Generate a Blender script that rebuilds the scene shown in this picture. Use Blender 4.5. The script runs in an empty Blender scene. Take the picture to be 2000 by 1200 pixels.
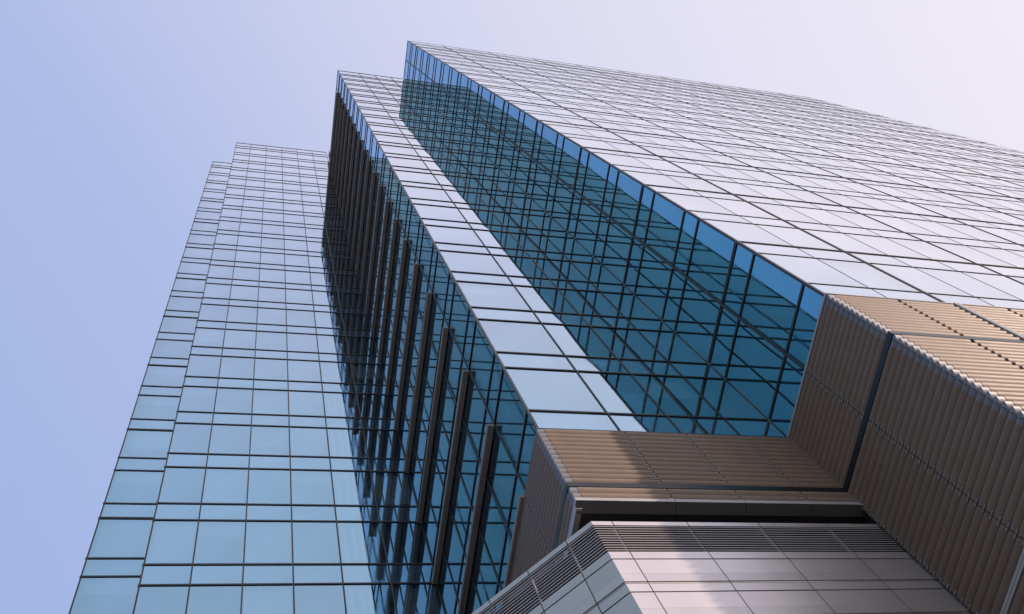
import bpy, math, random
from mathutils import Vector, Matrix

random.seed(7)
C = bpy.context.scene
COL = C.collection
H = 1.7                                   # eye height of the photographer; all z below are relative to it

# ---------------------------------------------------------------- camera
RC = ((0.96300327, -0.14829443, -0.22501879),
      (0.06757185, 0.94117934, -0.33108230),
      (0.26088070, 0.30362840, 0.91637932))      # camera right / down / forward in world axes
FPX = 1871.95                             # focal length in pixels of the 2000 px wide photograph
cam = bpy.data.cameras.new('camera')
cam.sensor_width = 36.0
cam.sensor_fit = 'HORIZONTAL'
cam.lens = FPX / 2000 * 36
cam.clip_start = 0.1
cam.clip_end = 5000
co = bpy.data.objects.new('camera', cam)
COL.objects.link(co)
m = Matrix.Identity(4)
for i in range(3):
    m[i][0] = RC[0][i]
    m[i][1] = -RC[1][i]
    m[i][2] = -RC[2][i]
m[2][3] = H
co.matrix_world = m
C.camera = co

# ---------------------------------------------------------------- light
SUN_EL = math.radians(21)
SH = Vector((1.30, -1.0, 0)).normalized()
SUN = Vector((SH.x * math.cos(SUN_EL), SH.y * math.cos(SUN_EL), math.sin(SUN_EL)))
sl = bpy.data.lights.new('sun', 'SUN')
sl.energy = 3.2
sl.angle = math.radians(1.0)
sl.color = (1.0, 0.765, 0.61)
so = bpy.data.objects.new('sun', sl)
so.rotation_euler = SUN.to_track_quat('Z', 'Y').to_euler()
so.location = (60, -60, 120)
COL.objects.link(so)

W = bpy.data.worlds.new('World')
C.world = W
W.use_nodes = True
nt = W.node_tree
nt.nodes.clear()
N = nt.nodes.new
out = N('ShaderNodeOutputWorld')
bg = N('ShaderNodeBackground')
bg.inputs['Strength'].default_value = 0.1
sky = N('ShaderNodeTexSky')
sky.sky_type = 'NISHITA'
sky.sun_disc = False
sky.sun_elevation = SUN_EL
sky.sun_rotation = math.atan2(SUN.x, SUN.y)
sky.dust_density = 2.5
sky.air_density = 1.0
tc = N('ShaderNodeTexCoord')
dot = N('ShaderNodeVectorMath')
dot.operation = 'DOT_PRODUCT'
dot.inputs[1].default_value = (SH.x, SH.y, 0.0)
nt.links.new(tc.outputs['Generated'], dot.inputs[0])
mr = N('ShaderNodeMapRange')
mr.inputs['From Min'].default_value = -1
mr.inputs['From Max'].default_value = 1
nt.links.new(dot.outputs['Value'], mr.inputs['Value'])


def lin(r, g, b):
    f = lambda c: c / 12.92 if c <= 0.04045 else ((c + 0.055) / 1.055) ** 2.4
    return (f(r / 255), f(g / 255), f(b / 255), 1)


ramp = N('ShaderNodeValToRGB')            # thin summer haze: bluer away from the sun, pinkish white towards it
els = ramp.color_ramp.elements
els[0].position = 0.0
els[0].color = lin(146, 174, 232)
els[1].position = 1.0
els[1].color = lin(252, 246, 250)
for p, c in ((0.25, (168, 187, 234)), (0.38, (178, 194, 237)), (0.52, (211, 215, 244)), (0.63, (230, 229, 249)), (0.77, (246, 240, 252))):
    e = els.new(p)
    e.color = lin(*c)
nt.links.new(mr.outputs[0], ramp.inputs[0])
sc10 = N('ShaderNodeVectorMath')
sc10.operation = 'SCALE'
sc10.inputs['Scale'].default_value = 10.0
dot2 = N('ShaderNodeVectorMath')         # unseen dark sky sector behind the eye point, added to dim glass reflections
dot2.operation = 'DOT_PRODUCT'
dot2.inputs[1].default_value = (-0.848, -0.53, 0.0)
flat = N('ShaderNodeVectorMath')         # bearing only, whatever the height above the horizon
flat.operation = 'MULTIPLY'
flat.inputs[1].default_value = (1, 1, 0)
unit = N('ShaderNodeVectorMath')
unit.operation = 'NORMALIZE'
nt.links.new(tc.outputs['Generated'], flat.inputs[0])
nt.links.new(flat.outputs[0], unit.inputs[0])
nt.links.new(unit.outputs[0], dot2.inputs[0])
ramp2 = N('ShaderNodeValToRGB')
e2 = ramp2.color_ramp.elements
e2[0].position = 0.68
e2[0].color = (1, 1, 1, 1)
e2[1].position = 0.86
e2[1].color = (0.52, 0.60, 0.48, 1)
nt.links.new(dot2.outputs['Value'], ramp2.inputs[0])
refl_dim = N('ShaderNodeMixRGB')
refl_dim.blend_type = 'MULTIPLY'
refl_dim.inputs['Fac'].default_value = 1.0
nt.links.new(ramp.outputs[0], refl_dim.inputs[1])
nt.links.new(ramp2.outputs[0], refl_dim.inputs[2])
nt.links.new(refl_dim.outputs[0], sc10.inputs[0])
mx = N('ShaderNodeMixRGB')
mx.inputs['Fac'].default_value = 0.93
nt.links.new(sky.outputs[0], mx.inputs[1])
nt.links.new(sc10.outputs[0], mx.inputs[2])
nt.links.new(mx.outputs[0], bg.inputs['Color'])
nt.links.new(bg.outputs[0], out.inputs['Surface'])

C.view_settings.view_transform = 'Standard'
C.view_settings.look = 'None'
C.view_settings.exposure = 0
C.view_settings.gamma = 1
C.view_settings.use_curve_mapping = False
C.render.engine = 'CYCLES'
C.cycles.use_denoising = True
C.cycles.max_bounces = 10
C.cycles.diffuse_bounces = 3
C.cycles.glossy_bounces = 6
C.cycles.transparent_max_bounces = 16
C.cycles.caustics_reflective = False
C.cycles.caustics_refractive = False
C.cycles.sample_clamp_indirect = 4

# ---------------------------------------------------------------- materials


def new_mat(name):
    mt = bpy.data.materials.new(name)
    mt.use_nodes = True
    t = mt.node_tree
    t.nodes.clear()
    o = t.nodes.new('ShaderNodeOutputMaterial')
    return mt, t, o


def paint(name, col, rough=0.45, metal=0.0, var=0.06, scale=1.2, spec=0.5, streak=False):
    """painted or anodised metal / stone with faint uneven tone and gloss"""
    mt, t, o = new_mat(name)
    b = t.nodes.new('ShaderNodeBsdfPrincipled')
    b.inputs['Metallic'].default_value = metal
    b.inputs['Specular IOR Level'].default_value = spec
    tcn = t.nodes.new('ShaderNodeTexCoord')
    mp = t.nodes.new('ShaderNodeMapping')
    mp.inputs['Scale'].default_value = (1, 1, 0.35) if streak else (1, 1, 1)
    t.links.new(tcn.outputs['Object'], mp.inputs['Vector'])
    nz = t.nodes.new('ShaderNodeTexNoise')
    nz.inputs['Scale'].default_value = scale
    nz.inputs['Detail'].default_value = 5
    t.links.new(mp.outputs[0], nz.inputs['Vector'])
    oi = t.nodes.new('ShaderNodeObjectInfo')
    ad = t.nodes.new('ShaderNodeMath')
    ad.operation = 'MULTIPLY_ADD'
    ad.inputs[1].default_value = 0.35
    t.links.new(oi.outputs['Random'], ad.inputs[0])
    t.links.new(nz.outputs['Fac'], ad.inputs[2])
    r = t.nodes.new('ShaderNodeValToRGB')
    r.color_ramp.elements[0].position = 0.25
    r.color_ramp.elements[1].position = 1.0
    r.color_ramp.elements[0].color = tuple(c * (1 - var) for c in col) + (1,)
    r.color_ramp.elements[1].color = tuple(min(1, c * (1 + var)) for c in col) + (1,)
    t.links.new(ad.outputs[0], r.inputs[0])
    t.links.new(r.outputs[0], b.inputs['Base Color'])
    rr = t.nodes.new('ShaderNodeMapRange')
    rr.inputs['To Min'].default_value = rough - 0.07
    rr.inputs['To Max'].default_value = rough + 0.07
    t.links.new(nz.outputs['Fac'], rr.inputs['Value'])
    t.links.new(rr.outputs[0], b.inputs['Roughness'])
    t.links.new(b.outputs[0], o.inputs['Surface'])
    return mt


def glass(name, refl, tint, trans, back=None, sag=0.0013, wave=0.00007):
    """coated facade glass: mirror that strengthens towards grazing angles over a tinted see-through pane
    (or over an opaque lined back panel when back is given). refl / tint are lists of (facing, value)."""
    mt, t, o = new_mat(name)
    L = t.links.new
    att = t.nodes.new('ShaderNodeAttribute')
    att.attribute_name = 'pane'
    sep = t.nodes.new('ShaderNodeSeparateColor')
    L(att.outputs['Color'], sep.inputs[0])
    uv = t.nodes.new('ShaderNodeUVMap')
    su = t.nodes.new('ShaderNodeSeparateXYZ')
    L(uv.outputs[0], su.inputs[0])

    def mth(op, a, b):
        n = t.nodes.new('ShaderNodeMath')
        n.operation = op
        for i, x in enumerate((a, b)):
            if isinstance(x, (int, float)):
                n.inputs[i].default_value = x
            else:
                L(x, n.inputs[i])
        return n.outputs[0]
    u, v = su.outputs[0], su.outputs[1]
    pu = mth('MULTIPLY', mth('MULTIPLY', u, mth('SUBTRACT', 1.0, u)), 4.0)
    pv = mth('MULTIPLY', mth('MULTIPLY', v, mth('SUBTRACT', 1.0, v)), 4.0)
    pil = mth('MULTIPLY', mth('MULTIPLY', pu, pv), mth('MULTIPLY', mth('SUBTRACT', sep.outputs[0], 0.3), sag * 2))
    # a slight lean of every pane
    lean = mth('ADD', mth('MULTIPLY', u, mth('MULTIPLY', mth('SUBTRACT', sep.outputs[1], 0.5), sag * 2.2)),
               mth('MULTIPLY', v, mth('MULTIPLY', mth('SUBTRACT', sep.outputs[2], 0.5), sag * 2.2)))
    tcn = t.nodes.new('ShaderNodeTexCoord')
    vm = t.nodes.new('ShaderNodeVectorMath')
    vm.operation = 'MULTIPLY_ADD'
    vm.inputs[1].default_value = (37, 53, 71)
    L(att.outputs['Color'], vm.inputs[0])
    L(tcn.outputs['Object'], vm.inputs[2])
    nz = t.nodes.new('ShaderNodeTexNoise')
    nz.inputs['Scale'].default_value = 1.1
    nz.inputs['Detail'].default_value = 1.0
    L(vm.outputs[0], nz.inputs['Vector'])
    hgt = mth('ADD', mth('ADD', pil, lean), mth('MULTIPLY', nz.outputs['Fac'], wave * 2))
    bp = t.nodes.new('ShaderNodeBump')
    bp.inputs['Strength'].default_value = 1.0
    bp.inputs['Distance'].default_value = 1.0
    L(hgt, bp.inputs['Height'])
    lw = t.nodes.new('ShaderNodeLayerWeight')
    lw.inputs['Blend'].default_value = 0.5

    def rmp(pts):
        r = t.nodes.new('ShaderNodeValToRGB')
        e = r.color_ramp.elements
        while len(e) < len(pts):
            e.new(0.5)
        for el, (p, c) in zip(e, pts):
            el.position = p
            el.color = (c, c, c, 1) if isinstance(c, (int, float)) else tuple(c) + (1,)
        L(lw.outputs['Facing'], r.inputs[0])
        return r.outputs[0]
    gl = t.nodes.new('ShaderNodeBsdfGlossy')
    gl.inputs['Roughness'].default_value = 0.0
    pv_ = t.nodes.new('ShaderNodeMapRange')
    pv_.inputs['To Min'].default_value = 0.93
    pv_.inputs['To Max'].default_value = 1.03
    L(sep.outputs[2], pv_.inputs['Value'])
    tv = t.nodes.new('ShaderNodeVectorMath')
    tv.operation = 'SCALE'
    L(rmp(tint), tv.inputs[0])
    L(pv_.outputs[0], tv.inputs['Scale'])
    L(tv.outputs[0], gl.inputs['Color'])
    L(bp.outputs[0], gl.inputs['Normal'])
    if back is None:
        und = t.nodes.new('ShaderNodeBsdfTransparent')
        # panes are not all from one batch
        mr_ = t.nodes.new('ShaderNodeMapRange')
        mr_.inputs['To Min'].default_value = 0.82
        mr_.inputs['To Max'].default_value = 1.12
        L(sep.outputs[1], mr_.inputs['Value'])
        sc = t.nodes.new('ShaderNodeVectorMath')
        sc.operation = 'SCALE'
        sc.inputs[0].default_value = trans
        L(mr_.outputs[0], sc.inputs['Scale'])
        L(sc.outputs[0], und.inputs['Color'])
    else:
        und = t.nodes.new('ShaderNodeBsdfDiffuse')
        # ceramic frit: fine vertical lines fired onto the back of the pane
        fr = mth('FRACT', mth('MULTIPLY', u, 26.0), 0.0)
        st = mth('LESS_THAN', fr, 0.5)
        mxn = t.nodes.new('ShaderNodeMixRGB')
        mxn.inputs[1].default_value = tuple(c * 0.72 for c in back) + (1,)
        mxn.inputs[2].default_value = tuple(c * 1.28 for c in back) + (1,)
        L(st, mxn.inputs[0])
        L(mxn.outputs[0], und.inputs['Color'])
    ms = t.nodes.new('ShaderNodeMixShader')
    L(rmp(refl), ms.inputs[0])
    L(und.outputs[0], ms.inputs[1])
    L(gl.outputs[0], ms.inputs[2])
    L(ms.outputs[0], o.inputs['Surface'])
    return mt


REF = [(0.0, 0.40), (0.45, 0.62), (0.65, 0.74), (0.80, 0.94), (1.0, 0.98)]
TIN = [(0.0, (0.46, 0.76, 0.98)), (0.5, (0.49, 0.79, 0.99)), (0.74, (0.72, 0.83, 0.95)), (0.83, (0.98, 0.98, 1.0)), (1.0, (0.99, 0.99, 1.0))]
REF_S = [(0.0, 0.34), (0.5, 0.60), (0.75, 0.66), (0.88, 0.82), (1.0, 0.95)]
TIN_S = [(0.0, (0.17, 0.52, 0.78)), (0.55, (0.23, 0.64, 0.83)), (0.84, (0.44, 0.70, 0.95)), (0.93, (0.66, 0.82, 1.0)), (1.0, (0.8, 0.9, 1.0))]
M = {
    'glass': glass('pale_coated_glass', REF, TIN, (0.60, 0.76, 0.86)),
    'glass_span': glass('lined_spandrel_glass', REF, TIN, None, (0.09, 0.16, 0.25)),
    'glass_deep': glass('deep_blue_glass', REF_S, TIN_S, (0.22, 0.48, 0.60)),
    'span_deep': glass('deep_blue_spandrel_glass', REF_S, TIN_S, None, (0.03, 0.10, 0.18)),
    'frame': paint('dark_anodised_frame', (0.045, 0.052, 0.062), 0.38, 0.3),
    'frame_warm': paint('warm_grey_frame', (0.115, 0.10, 0.10), 0.4, 0.3),
    'seal': paint('dark_sealant', (0.05, 0.05, 0.06), 0.7),
    'copper': paint('bronze_stack_joint', (0.17, 0.125, 0.11), 0.4, 0.4),
    'alu': paint('light_aluminium_trim', (0.55, 0.53, 0.555), 0.42, 0.15),
    'shade': paint('dark_bronze_sunshade', (0.48, 0.42, 0.385), 0.42, 0.2),
    'tan': paint('tan_louvre_blade', (0.325, 0.25, 0.202), 0.48, 0.0, 0.10, 2.5, 0.3),
    'brk': paint('louvre_trim', (0.30, 0.31, 0.345), 0.5, 0.15),
    'back': paint('dark_backing', (0.03, 0.03, 0.032), 0.8),
    'band': paint('dark_metal_band', (0.016, 0.022, 0.03), 0.3, 0.3),
    'soffit': paint('soffit_panel', (0.06, 0.062, 0.068), 0.45),
    'lip': paint('fascia_lip', (0.12, 0.12, 0.125), 0.45, 0.2),
    'panel': paint('pale_metal_cladding', (0.75, 0.705, 0.725), 0.34, 0.72, 0.09, 0.9, 0.4, True),
    'vent': paint('pale_vent_bar', (0.52, 0.50, 0.52), 0.5, 0.2),
    'joint': paint('ochre_joint', (0.20, 0.13, 0.07), 0.8),
    'ceil': paint('ceiling_board', (0.72, 0.73, 0.73), 0.9, 0, 0.08, 0.5),
    'core': paint('inner_wall', (0.20, 0.21, 0.22), 0.9, 0, 0.15, 0.3),
    'blind_stripe': paint('roller_blind', (0.82, 0.83, 0.82), 0.9),  # for the blinds and the strips that imitate reflected stripes
    'beige': paint('beige_roof_screen', (0.55, 0.46, 0.40), 0.7),
    'roof': paint('roof_membrane', (0.25, 0.25, 0.26), 0.9),
    'pave': paint('stone_paving', (0.17, 0.165, 0.16), 0.85, 0, 0.15, 0.6),
    'concrete': paint('base_concrete', (0.30, 0.29, 0.28), 0.85, 0, 0.12, 0.5),
}

# ---------------------------------------------------------------- mesh helpers
ORG = {}


class MB:
    def __init__(self):
        self.v, self.f, self.uv, self.col, self.mi, self.cur = [], [], [], [], [], 0

    def quad(self, pts, uv=None, col=None):
        n = len(self.v)
        self.v += [tuple(p) for p in pts]
        self.f.append(tuple(range(n, n + len(pts))))
        self.uv.append(uv or [(0, 0), (1, 0), (1, 1), (0, 1)][:len(pts)] + [(0, 0)] * (len(pts) - 4))
        self.col.append(col or (0.5, 0.5, 0.5))
        self.mi.append(self.cur)

    def box(self, a, b):
        x0, x1 = sorted((a[0], b[0]))
        y0, y1 = sorted((a[1], b[1]))
        z0, z1 = sorted((a[2], b[2]))
        p = lambda i, j, k: ((x0, x1)[i], (y0, y1)[j], (z0, z1)[k])
        for q in (((0, 0, 0), (0, 1, 0), (1, 1, 0), (1, 0, 0)), ((0, 0, 1), (1, 0, 1), (1, 1, 1), (0, 1, 1)),
                  ((0, 0, 0), (1, 0, 0), (1, 0, 1), (0, 0, 1)), ((1, 0, 0), (1, 1, 0), (1, 1, 1), (1, 0, 1)),
                  ((1, 1, 0), (0, 1, 0), (0, 1, 1), (1, 1, 1)), ((0, 1, 0), (0, 0, 0), (0, 0, 1), (0, 1, 1))):
            self.quad([p(*i) for i in q])

    def loft(self, a, b):
        """two matching closed rings of points -> tube with end caps"""
        n = len(a)
        s = len(self.v)
        self.v += [tuple(p) for p in a] + [tuple(p) for p in b]
        for i in range(n):
            j = (i + 1) % n
            self.f.append((s + i, s + j, s + n + j, s + n + i))
            self.uv.append([(0, 0)] * 4)
            self.col.append((0.5,) * 3)
            self.mi.append(self.cur)
        for r in (tuple(s + i for i in reversed(range(n))), tuple(s + n + i for i in range(n))):
            self.f.append(r)
            self.uv.append([(0, 0)] * n)
            self.col.append((0.5,) * 3)
            self.mi.append(self.cur)

    def build(self, name, mat, parent=None, label=None, kind=None, smooth=None):
        me = bpy.data.meshes.new(name)
        org = ORG[parent.name] if parent else Vector((0, 0, 0))
        me.from_pydata([(x - org.x, y - org.y, z + H - org.z) for x, y, z in self.v], [], self.f)
        uvl = me.uv_layers.new(name='UVMap')
        ca = me.color_attributes.new('pane', 'FLOAT_COLOR', 'CORNER')
        i = 0
        for f, uv, c in zip(self.f, self.uv, self.col):
            for k in range(len(f)):
                uvl.data[i].uv = uv[k]
                ca.data[i].color = (c[0], c[1], c[2], 1)
                i += 1
        for mm in (mat if isinstance(mat, tuple) else (mat,)):
            me.materials.append(M[mm])
        me.polygons.foreach_set('material_index', self.mi)
        if smooth:
            me.polygons.foreach_set('use_smooth', [True] * len(me.polygons))
            me.set_sharp_from_angle(angle=math.radians(smooth))
        o = bpy.data.objects.new(name, me)
        COL.objects.link(o)
        if parent:
            o.parent = parent
        ORG[o.name] = org
        if label:
            o['label'] = label
        if kind:
            o['kind'] = kind
        return o


def thing(name, label, cat, loc, group=None):
    o = bpy.data.objects.new(name, None)
    COL.objects.link(o)
    o.location = (loc[0], loc[1], loc[2])
    o.empty_display_size = 1
    o['label'] = label
    o['category'] = cat
    if group:
        o['group'] = group
    ORG[o.name] = Vector(loc)
    return o


class Face:
    """a vertical plane: u runs along it, d sticks out of it. axis 'Y' faces -Y, axis 'X' faces -X, 'C' is the 45 degree splay"""

    def __init__(self, axis, plane, origin=None):
        self.axis, self.plane, self.o = axis, plane, origin

    def p(self, u, d, z):
        if self.axis == 'Y':
            return (u, self.plane - d, z)
        if self.axis == 'X':
            return (self.plane - d, u, z)
        r = math.sqrt(0.5)                # splay: u to the back left, d to the front left
        return (self.o[0] - r * u - r * d, self.o[1] + r * u - r * d, z)

    def box(self, mb, u0, u1, d0, d1, z0, z1):
        if self.axis != 'C':
            mb.box(self.p(u0, d0, z0), self.p(u1, d1, z1))
        else:
            mb.loft([self.p(u0, d0, z0), self.p(u0, d1, z0), self.p(u0, d1, z1), self.p(u0, d0, z1)],
                    [self.p(u1, d0, z0), self.p(u1, d1, z0), self.p(u1, d1, z1), self.p(u1, d0, z1)])

    def pane(self, mb, u0, u1, z0, z1, col, d=0.0):
        q = [self.p(u0, d, z0), self.p(u1, d, z0), self.p(u1, d, z1), self.p(u0, d, z1)]
        uv = [(0, 0), (1, 0), (1, 1), (0, 1)]
        if self.axis == 'X':
            q.reverse()
            uv.reverse()
        mb.quad(q, uv, col)


def project(p):
    q = [sum(RC[i][j] * p[j] for j in range(3)) for i in range(3)]
    if q[2] < 0.1:
        return None
    return 1000 + FPX * q[0] / q[2], 600 + FPX * q[1] / q[2]


def seen_area(face, c):
    u0, u1, z0, z1 = c
    pr = [project(face.p(u, 0, z)) for u, z in ((u0, z0), (u1, z0), (u1, z1), (u0, z1))]
    if any(q is None for q in pr):
        return 0
    pr = [(min(max(x, 0), 2000), min(max(y, 0), 1200)) for x, y in pr]
    return abs(sum(pr[i][0] * pr[(i + 1) % 4][1] - pr[(i + 1) % 4][0] * pr[i][1] for i in range(4))) / 2


# ---------------------------------------------------------------- setting out (metres, from the eye point)
Y3, X3 = 5.90, 13.896                     # right tower: front plane and corner
Y2, X2 = 9.891, 6.962                     # middle tower: front plane and corner
Y1, X1 = 19.836, -2.932                   # left tower: front plane and corner
Y0, X0 = 22.24, -5.36                     # its set back bay
ZK = lambda k: 20.36 + 4.0 * k            # underside of spandrel k
SP = 1.17                                 # spandrel height
BACK = 42.0


def levels(k0, k1, top):
    """(z0, z1, 'w'|'s') bands from floor k0 up"""
    r = []
    for k in range(k0, k1):
        r.append((ZK(k), ZK(k) + SP, 's', k))
        r.append((ZK(k) + SP, ZK(k + 1), 'w', k))
    if top > ZK(k1) + 0.3:
        r.append((ZK(k1), ZK(k1) + SP, 's', k1))
        r.append((ZK(k1) + SP, top, 'w', k1))
    return r


def strips(mb, face, a, b, z0, z1):  # pale strips behind the glass, standing in for stripes reflected in it
    for f in (0.12, 0.34, 0.50, 0.66, 0.80):
        face.box(mb, a + f * (b - a), a + f * (b - a) + 0.13, -0.20, -0.18, z0 + 0.05, z1 - 0.05)


def glaze(parent, faces, blind_p=0.0, strip_at=None):
    """faces: list of (face, us, bands, glass, spandrel). The 100 panes that show largest become parts, the rest one field."""
    for typ, nm in (('w', 'window'), ('s', 'spandrel_panel')):
        cells = []
        for face, us, bands, g, s in faces:
            for z0, z1, t, k in bands:
                if t != typ:
                    continue
                for a, b in zip(us[:-1], us[1:]):
                    cells.append((seen_area(face, (a, b, z0, z1)), face, a, b, z0, z1, g if typ == 'w' else s))
        cells.sort(key=lambda c: -c[0])
        rest = {}
        for i, (ar, face, a, b, z0, z1, mt) in enumerate(cells):
            col = (random.random(), random.random(), random.random())
            if i < 100 and ar > 1:
                mb = MB()
                face.pane(mb, a, b, z0, z1, col)
                w = mb.build(nm, mt, parent)
                if typ == 'w' and strip_at and abs(a - strip_at) < 0.01:
                    bl = MB()
                    strips(bl, face, a, b, z0, z1)
                    bl.build('reflected_stripe', 'blind_stripe', w)
                elif typ == 'w' and random.random() < blind_p:
                    bl = MB()
                    drop = random.choice((0.3, 0.45, 0.6, 0.85)) * (z1 - z0)
                    face.box(bl, a + 0.08, b - 0.08, -0.17, -0.15, z1 - drop, z1 - 0.06)
                    bl.build('roller_blind', 'blind_stripe', w)
            else:
                face.pane(rest.setdefault(mt, MB()), a, b, z0, z1, col)
                if typ == 'w' and strip_at and abs(a - strip_at) < 0.01:
                    strips(rest.setdefault('blind_stripe', MB()), face, a, b, z0, z1)
                elif typ == 'w' and random.random() < blind_p:
                    drop = random.choice((0.3, 0.45, 0.6, 0.85)) * (z1 - z0)
                    face.box(rest.setdefault('blind_stripe', MB()), a + 0.08, b - 0.08, -0.17, -0.15, z1 - drop, z1 - 0.06)
        for mt, mb in rest.items():
            mb.build({'blind_stripe': 'roller_blind_field'}.get(mt, nm + '_field'), mt, parent, kind='stuff')


def bars(parent, face, us, zs, u0, u1, zb, zt, mw=0.05, mp=0.03, special=None, copper=(), thin=(), ends=(0.03, 0.03), th=0.075, tp=0.032, mat='frame'):
    """vertical mullions at us, transoms at zs"""
    for i, u in enumerate(us):
        mb = MB()
        if special and i in special:
            w, d, smat = special[i]
            face.box(mb, u - w / 2, u - w * 0.12, -0.05, d, zb, zt)
            face.box(mb, u + w * 0.12, u + w / 2, -0.05, d, zb, zt)
            face.box(mb, u - w * 0.12, u + w * 0.12, -0.05, d * 0.3, zb, zt)
            mb.build('mullion', smat, parent)
        elif i in thin:
            face.box(mb, u - 0.011, u + 0.011, -0.03, 0.006, zb, zt)
            mb.build('sealant_joint', 'seal', parent)
        else:
            face.box(mb, u - mw / 2, u + mw / 2, -0.08, mp, zb, zt)
            mb.build('mullion', mat, parent)
    for j, z in enumerate(zs):
        mb = MB()
        face.box(mb, u0 - ends[0], u1 + ends[1], -0.08, tp, z - th / 2, z + th / 2)
        t = mb.build('transom', mat, parent)
        if j in copper:
            c = MB()
            face.box(c, u0 - ends[0], u1 + ends[1], 0.0, tp + 0.012, z + th / 2 + 0.002, z + th / 2 + 0.035)
            c.build('stack_joint', 'copper', t)


def interior(parent, x0, x1, y0, y1, k0, k1, roof):
    """floor slabs with pale ceilings and a darker core"""
    for k in range(k0, k1 + 1):
        mb = MB()
        zt = min(ZK(k) + SP - 0.08, roof - 0.05)
        mb.box((x0, y0, ZK(k) + 0.05), (x1, y1, zt))
        mb.build('floor_slab', 'ceil', parent)
    mb = MB()
    mb.box((x0 + min(4.0, (x1 - x0) * 0.4), y0 + 4.5, ZK(k0) - 1), (x1 - 0.02, y1 - 0.3, roof - 0.1))
    mb.build('core_wall', 'core', parent)


PROF = [(0.0, 0.0), (0.060, -0.003), (0.098, -0.012), (0.116, -0.032), (0.113, -0.064), (0.094, -0.108), (0.062, -0.152), (0.022, -0.192), (0.0, -0.198)]


def louvres(parent, face, us, z0, z1, n, near_gap=0.16, tab='brk', gap=0.012):
    """one part per panel between joints: n horizontal blades with their end brackets"""
    pitch = (z1 - z0) / n
    k = pitch / 0.205
    for i, (a, b) in enumerate(zip(us[:-1], us[1:])):
        mb = MB()
        ga = (near_gap if face.axis == 'X' else 0.09) if i == 0 else 0.012
        gb = gap if i < len(us) - 2 else 0.012
        for j in range(n):
            zt = z1 - j * pitch

            def tube(u0, u1, s, dz, kz, droop=0.0):
                r = lambda u, q: [face.p(u, d * s, zt + dz + q + z * k * kz) for d, z in PROF]
                ra, rb = r(u0, 0), r(u1, droop)
                if face.axis == 'X':
                    ra, rb = rb, ra
                mb.loft(ra, rb)
            mb.cur = 0
            w = random.uniform(-0.0015, 0.0015)
            tube(a + ga, b - gb, 1.0, w, 0.91)
            mb.cur = 1
            zl = zt - pitch
            if i == 0:
                mb.cur = 2
                tube(a + 0.02 if face.axis == 'X' else a - 0.095, a + ga + 0.01, 0.92, -0.004, 0.88)
                mb.cur = 1
            elif face.axis == 'X':
                face.box(mb, a + 0.012, a + 0.09, 0.06, 0.116, zl + 0.012, zl + 0.055)
            if gap > 0.05:
                face.box(mb, b - gb - 0.01, b - 0.02, 0.0, 0.06, zl + 0.03, zt - 0.06)
            else:
                face.box(mb, b - 0.10, b - 0.014, 0.06, 0.116, zl + 0.012, zl + 0.055)
        mb.build('louvre_panel', ('tan', tab, 'brk'), parent, smooth=40)


# ---------------------------------------------------------------- ground
g = MB()
g.quad([(-1500, -1500, -H), (1500, -1500, -H), (1500, 1500, -H), (-1500, 1500, -H)])
go = g.build('ground', 'pave')
go['kind'] = 'structure'

# ---------------------------------------------------------------- left tower
LT = thing('glass_tower', 'pale blue glass tower with a narrow set-back bay down its edge, tallest and farthest left', 'office tower', ((X1 + X2) / 2, Y1, 0))
us_l = [X1, -1.37, 0.31, 1.98, 3.65, 5.32, X2 - 0.02]
FL, FB = Face('Y', Y1), Face('Y', Y0)
TOPL = 111.3
bl = levels(0, 22, TOPL)
us_b = [X0, X1 - 0.01]
glaze(LT, [(FL, us_l, bl, 'glass', 'glass_span'), (FB, us_b, bl, 'glass', 'glass_span')], 0.45, 3.65)
zs = sorted({b[0] for b in bl} | {TOPL})
bars(LT, FL, us_l, zs, X1, X2 - 0.06, ZK(0) - 0.05, TOPL + 0.03, ends=(0.05, 0))
bars(LT, FB, us_b[:1], zs, X0, X1 - 0.05, ZK(0) - 0.05, TOPL + 0.03, copper=[j for j in range(0, len(zs), 4)], ends=(0.05, 0))
interior(LT, X1 + 0.25, X2 - 0.1, Y1 + 0.30, BACK, 0, 22, TOPL)
mb = MB()
for k in range(0, 23):
    mb.box((X0 + 0.2, Y0 + 0.3, ZK(k) + 0.05), (X1 + 0.15, BACK, min(ZK(k) + SP - 0.08, TOPL - 0.05)))
mb.build('bay_slab', 'ceil', LT)
mb = MB()
mb.box((X0 + 0.5, Y0 + 2.5, ZK(0)), (X1 + 0.1, BACK - 0.4, TOPL - 0.1))
mb.build('core_wall', 'core', LT)
mb = MB()                                 # return walls, roof and base
mb.box((X1 + 0.01, Y1 + 0.06, ZK(0)), (X1 + 0.13, Y0 - 0.02, TOPL - 0.02))
mb.box((X0 + 0.01, Y0 + 0.06, ZK(0)), (X0 + 0.13, BACK, TOPL - 0.02))
mb.build('return_wall', 'frame', LT)
mb = MB()
mb.box((X1 + 0.14, Y1 + 0.1, TOPL - 0.3), (X2 - 0.03, BACK + 0.1, TOPL - 0.06))
mb.build('roof', 'roof', LT)
mb = MB()
mb.box((X1 + 0.02, Y1 + 0.05, -H), (X2 - 0.02, BACK, ZK(0) - 0.1))
mb.box((X0 + 0.02, Y0 + 0.05, -H), (X1, BACK - 0.2, ZK(0) - 0.1))
mb.build('base_wall', 'concrete', LT)

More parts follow.
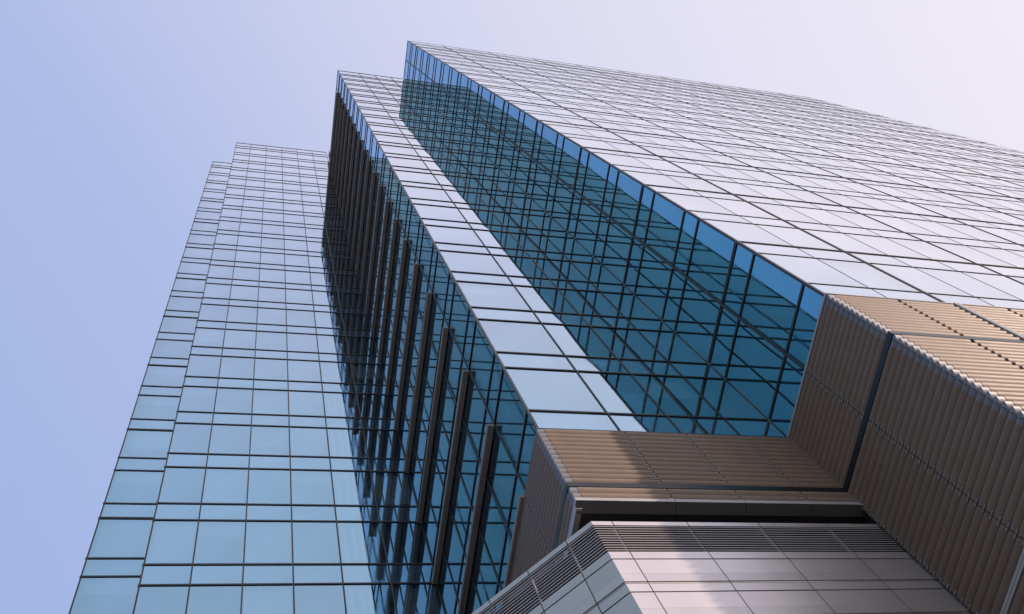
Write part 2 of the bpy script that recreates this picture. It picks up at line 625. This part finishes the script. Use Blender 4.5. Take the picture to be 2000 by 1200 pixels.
# ---------------------------------------------------------------- middle tower
MT = thing('glass_tower', 'slim glass tower between the other two, with dark sunshade blades across its shaded side', 'office tower', ((X2 + X3) / 2, Y2, 0))
FM, FS = Face('Y', Y2), Face('X', X2)
TOP = ZK(21) + 0.06
bm_ = levels(0, 21, TOP)
us_m = [X2, 9.15, 10.83, 12.51, X3 - 0.02]
us_s = [Y2, 11.66, 13.33, 15.0, 16.68, 18.36, Y1 - 0.03]
glaze(MT, [(FM, us_m, bm_, 'glass', 'glass_span'), (FS, us_s, bm_, 'glass_deep', 'span_deep')], 0.12)
zs = sorted({b[0] for b in bm_} | {TOP})
bars(MT, FM, us_m[1:-1], zs, X2, X3 - 0.06, ZK(0) - 0.05, TOP + 0.03, ends=(0.04, 0), mw=0.035, th=0.065)
bars(MT, FS, us_s[1:-1], zs, Y2 + 0.045, Y1 - 0.06, ZK(0) - 0.05, TOP + 0.03, ends=(0, 0))
mb = MB()
mb.box((X2 - 0.035, Y2 - 0.035, ZK(0) - 0.04), (X2 + 0.03, Y2 + 0.03, TOP + 0.04))
mb.build('corner_mullion', 'frame', MT)
interior(MT, X2 + 0.25, X3 - 0.1, Y2 + 0.30, BACK, 0, 20, TOP)
for k in range(0, 21):                    # horizontal sunshades, one per floor
    mb = MB()
    z = ZK(k) - 0.12
    for a, b in zip(us_s[1:-1], us_s[2:]):
        prof = [(0.03, 0.0), (0.205, 0.0), (0.232, 0.03), (0.232, 0.085), (0.20, 0.13), (0.03, 0.13)]
        b2 = b - 0.006 if b < Y1 - 0.1 else Y1 - 0.05
        mb.loft([FS.p(b2, d, z + h) for d, h in prof], [FS.p(a + 0.006, d, z + h) for d, h in prof])
        mb.box(FS.p(a + 0.4, 0.0, z + 0.04), FS.p(a + 0.46, 0.04, z + 0.10))
    mb.build('sunshade', 'shade', MT)
Z_L1, Z_L0 = 20.28, 17.65                 # louvred plant floor and the bands below it
for F, us, e in ((FM, us_m, X3 - 0.03), (FS, us_s, Y1 - 0.05)):
    louvres(MT, F, us, Z_L0, Z_L1, 12)
    louvres(MT, F, us, 16.98, 17.47, 2)
mb = MB()
FM.box(mb, X2 - 0.112, X3 - 0.03, -0.05, 0.112, 17.475, 17.645)
FS.box(mb, Y2 + 0.06, Y1 - 0.05, -0.05, 0.109, 17.475, 17.645)
mb.build('dark_band', 'band', MT)
mb = MB()
FM.box(mb, X2 - 0.10, X3 - 0.04, -0.05, 0.10, 20.285, 20.34)
FS.box(mb, Y2 + 0.06, Y1 - 0.05, -0.05, 0.097, 20.285, 20.34)
mb.build('sill_trim', 'frame', MT)
for i, (a, b) in enumerate(zip(us_m[:-1], us_m[1:])):
    mb = MB()
    FM.box(mb, a - (0.115 if i == 0 else -0.008), b - 0.008, -0.02, 0.125, 16.865, 16.975)
    mb.build('fascia', 'alu', MT)
    mb = MB()
    A = [(a - (0.11 if i == 0 else -0.008), Y2 - 0.12, 16.864), (a - (0.11 if i == 0 else -0.008), Y2 + 0.12, 16.74), (a - (0.11 if i == 0 else -0.008), Y2 + 0.12, 16.864)]
    mb.loft(A, [(b - 0.008, y, z) for _, y, z in A])
    mb.build('fascia_lip', 'lip', MT)
mb = MB()
FS.box(mb, Y2 + 0.02, Y1 - 0.05, -0.02, 0.112, 16.76, 16.973)
mb.build('fascia', 'alu', MT)
mb = MB()
mb.box((X2 + 0.02, Y2 + 0.14, 16.76), (9.145, Y1 + 3, 16.80))
mb.box((9.155, Y2 + 0.14, 16.76), (X3 - 0.02, Y1 + 3, 16.80))
mb.build('soffit', 'soffit', MT)
mb = MB()
mb.box((X2 + 0.012, Y2 + 0.012, 16.85), (X3 - 0.03, BACK, ZK(0)))
mb.build('louvre_backing', 'back', MT)
mb = MB()
mb.box((X2 + 0.05, Y2 + 0.05, TOP - 0.3), (X3 - 0.05, BACK - 0.1, TOP - 0.04))
mb.build('roof', 'roof', MT)
mb = MB()
mb.box((X2 + 0.06, Y1 - 0.9, TOP), (X2 + 2.2, Y1 - 0.2, TOP + 3.6))
mb.build('roof_screen', 'beige', MT)
mb = MB()
mb.box((X2 + 0.3, Y1 + 3.2, -H), (X3 - 0.1, BACK - 0.2, 16.8))
mb.build('base_wall', 'concrete', MT)

# ---------------------------------------------------------------- right tower
RTO = 48.17
RT = thing('glass_tower', 'broad glass tower, near white front and deep blue side above tan louvres', 'office tower', (X3 + RTO / 2, Y3, 0))
FF, FX = Face('Y', Y3), Face('X', X3)
offs = [0.0, 2.0, 3.73, 5.37, 7.03]
while offs[-1] + 1.667 < RTO - 0.8:
    offs.append(offs[-1] + 1.667)
offs.append(RTO)
us_f = [X3 + o for o in offs]
us_x = [Y3, 7.90, Y2 - 0.03]
glaze(RT, [(FF, us_f, bm_, 'glass', 'glass_span'), (FX, us_x, bm_, 'glass_deep', 'span_deep')], 0.08)
last = len(us_f) - 1
heavy = {i for i in range(2, last, 3)}
bars(RT, FF, us_f[1:], zs, X3, X3 + RTO, ZK(0) - 0.05, TOP + 0.03, mw=0.04, mp=0.02, mat='frame_warm',
     special={1: (0.08, 0.022, 'copper')}, thin=[i - 1 for i in range(1, last + 1) if i not in heavy], ends=(0.03, 0.0), th=0.042, tp=0.016,
     copper=[j for j in range(3, len(zs), 4)])
bars(RT, FX, us_x[1:2], zs, Y3 + 0.045, Y2 - 0.06, ZK(0) - 0.05, TOP + 0.03, mw=0.09, mp=0.05, copper=[j for j in range(3, len(zs), 4)], ends=(0, 0), th=0.08)
mb = MB()
mb.box((X3 - 0.04, Y3 - 0.04, ZK(0) - 0.04), (X3 + 0.04, Y3 + 0.04, TOP + 0.04))
mb.build('corner_mullion', 'frame', RT)
interior(RT, X3 + 0.25, X3 + RTO - 0.2, Y3 + 0.30, BACK - 10, 0, 20, TOP)
ZB1, ZB0 = 17.47, 12.42
fu = [X3] + us_f[1:13]
for F, us, e in ((FF, fu, None), (FX, us_x, None)):
    kw = {} if F is FX else dict(tab='frame', gap=0.10)  # dark brackets on the front: shade of the joint recesses put into colour
    louvres(RT, F, us, Z_L0, 20.26, 12, **kw)
    louvres(RT, F, us, ZB0, ZB1, 23, **kw)
    louvres(RT, F, us, 7.0, 12.26, 24, **kw)
for nm, mat, z0, z1, d in (('dark_band', 'band', 17.475, 17.645, 0.115), ('sill_trim', 'alu', 20.29, 20.325, 0.12), ('sill_trim', 'alu', 20.335, 20.385, 0.105),
                           ('ledge_trim', 'alu', 12.27, 12.33, 0.13), ('ledge_trim', 'alu', 12.35, 12.41, 0.12)):
    mb = MB()
    FX.box(mb, Y3 - d, Y2 - 0.035, -0.05, d, z0, z1)
    FF.box(mb, X3 + 0.052, X3 + RTO, -0.05, d, z0, z1)
    mb.build(nm, mat, RT)
mb = MB()                                 # the strong vertical rail runs on down over the louvres
FF.box(mb, X3 + 3.73 - 0.085, X3 + 3.73 - 0.02, 0.0, 0.15, 7.0, 20.28)
FF.box(mb, X3 + 3.73 + 0.02, X3 + 3.73 + 0.085, 0.0, 0.15, 7.0, 20.28)
FF.box(mb, X3 + 3.73 - 0.02, X3 + 3.73 + 0.02, 0.0, 0.11, 7.0, 20.28)
mb.build('louvre_rail', 'alu', RT)
mb = MB()
mb.box((X3 + 0.012, Y3 + 0.012, 6.9), (X3 + RTO - 0.05, BACK - 10, ZK(0)))
mb.build('louvre_backing', 'back', RT)
mb = MB()
mb.box((us_f[12] + 0.02, Y3 - 0.06, 6.95), (X3 + RTO, Y3 + 0.01, 20.28))
mb.build('louvre_panel', 'tan', RT)
mb = MB()
mb.box((X3 + 0.1, Y3 + 0.1, -H), (X3 + RTO - 0.1, BACK - 10.2, 6.9))
mb.build('base_wall', 'concrete', RT)
mb = MB()
mb.box((X3 + 0.05, Y3 + 0.05, TOP - 0.3), (X3 + RTO - 0.05, BACK - 10.1, TOP - 0.04))
mb.build('roof', 'roof', RT)

# ---------------------------------------------------------------- podium
PX, PY, PT = 7.00, Y2, 16.24
PD = thing('podium_building', 'low pale metal podium with a splayed corner and fine dark vents under the middle tower', 'building', (PX, PY, 0))
FP, FC = Face('Y', PY), Face('C', 0, (PX, PY))
ins = 0.30
mb = MB()
r2 = ins * math.tan(math.radians(22.5))
pl = [(PX + r2, PY + ins), (X3 - 0.02, PY + ins), (X3 - 0.02, Y1 - 0.1), (PX + r2 - (Y1 - 0.1 - PY - ins), Y1 - 0.1)]
mb.loft([(x, y, -H) for x, y in pl], [(x, y, PT - 0.05) for x, y in pl])
mb.build('body', 'back', PD)
us_p = [PX, 7.46, 9.15, 10.83, 12.51, X3 - 0.03]
LC = 14.0
us_c = [0.0, 0.657]
while us_c[-1] + 1.006 < LC - 0.3:
    us_c.append(us_c[-1] + 1.006)
us_c.append(LC)
rows = [(16.10, PT, 0.0), (14.90, 15.13, 0.0)]
z = 14.875
while z > -1.0:
    rows += [(z - 0.475, z - 0.012, 0.0), (z - 0.735, z - 0.478, 0.012), (z - 0.770, z - 0.752, -0.01), (z - 1.030, z - 0.796, 0.0)]
    z -= 1.055
rest = MB()
n_p = 0
for F, us in ((FP, us_p), (FC, us_c)):
    for ci, (a, b) in enumerate(zip(us[:-1], us[1:])):
        for z0, z1, dd in rows:
            vis = seen_area(F, (a, b, z0, z1)) > 30
            mb = MB() if vis else rest
            t = math.tan(math.radians(22.5))
            ga = 0.011
            # mitre at the splayed corner: first panel starts on the corner line
            d0, d1 = -0.10, 0.0 + dd
            ua = (lambda d: a + ga) if ci else (lambda d: a + 0.001 - d * t)
            ub = b - ga
            mb.loft([F.p(ua(d0), d0, z0 + 0.0), F.p(ua(d1), d1, z0), F.p(ua(0), 0, z1), F.p(ua(d0), d0, z1)],
                    [F.p(ub, d0, z0), F.p(ub, d1, z0), F.p(ub, 0, z1), F.p(ub, d0, z1)])
            if vis:
                mb.build('cladding_panel', 'panel', PD)
                n_p += 1
rest.build('cladding', 'panel', PD, kind='stuff')
jn = MB()
for F, us in ((FP, us_p), (FC, us_c)):
    for u in us[1:-1]:
        F.box(jn, u - 0.013, u + 0.013, -0.09, -0.012, -H, 15.13)
        F.box(jn, u - 0.013, u + 0.013, -0.09, -0.012, 16.10, PT)
jn.build('vertical_joint', 'joint', PD)
for F, us in ((FP, us_p), (FC, us_c)):
    for ci, (a, b) in enumerate(zip(us[:-1], us[1:])):
        mb = MB()
        n = 11
        pz = (16.09 - 15.15) / n
        t = math.tan(math.radians(22.5))
        for j in range(n):
            zt = 16.09 - j * pz - 0.012
            ua = (lambda d: a + 0.01) if ci else (lambda d: a - d * t)
            pr = [(-0.010, zt), (-0.002, zt - 0.036), (-0.014, zt - 0.034), (-0.014, zt - 0.002)]
            mb.loft([F.p(ua(d), d, zz) for d, zz in pr], [F.p(b - 0.01, d, zz) for d, zz in pr])
        if ci:
            F.box(mb, a - 0.010, a + 0.010, -0.1, -0.03, 15.14, 16.10)
        mb.build('vent_grille', 'vent', PD)
mb = MB()
mb.box((9.15, PY + 0.25, PT + 0.30), (10.6, PY + 0.9, PT + 0.42))
mb.build('duct_cover', 'soffit', PD)
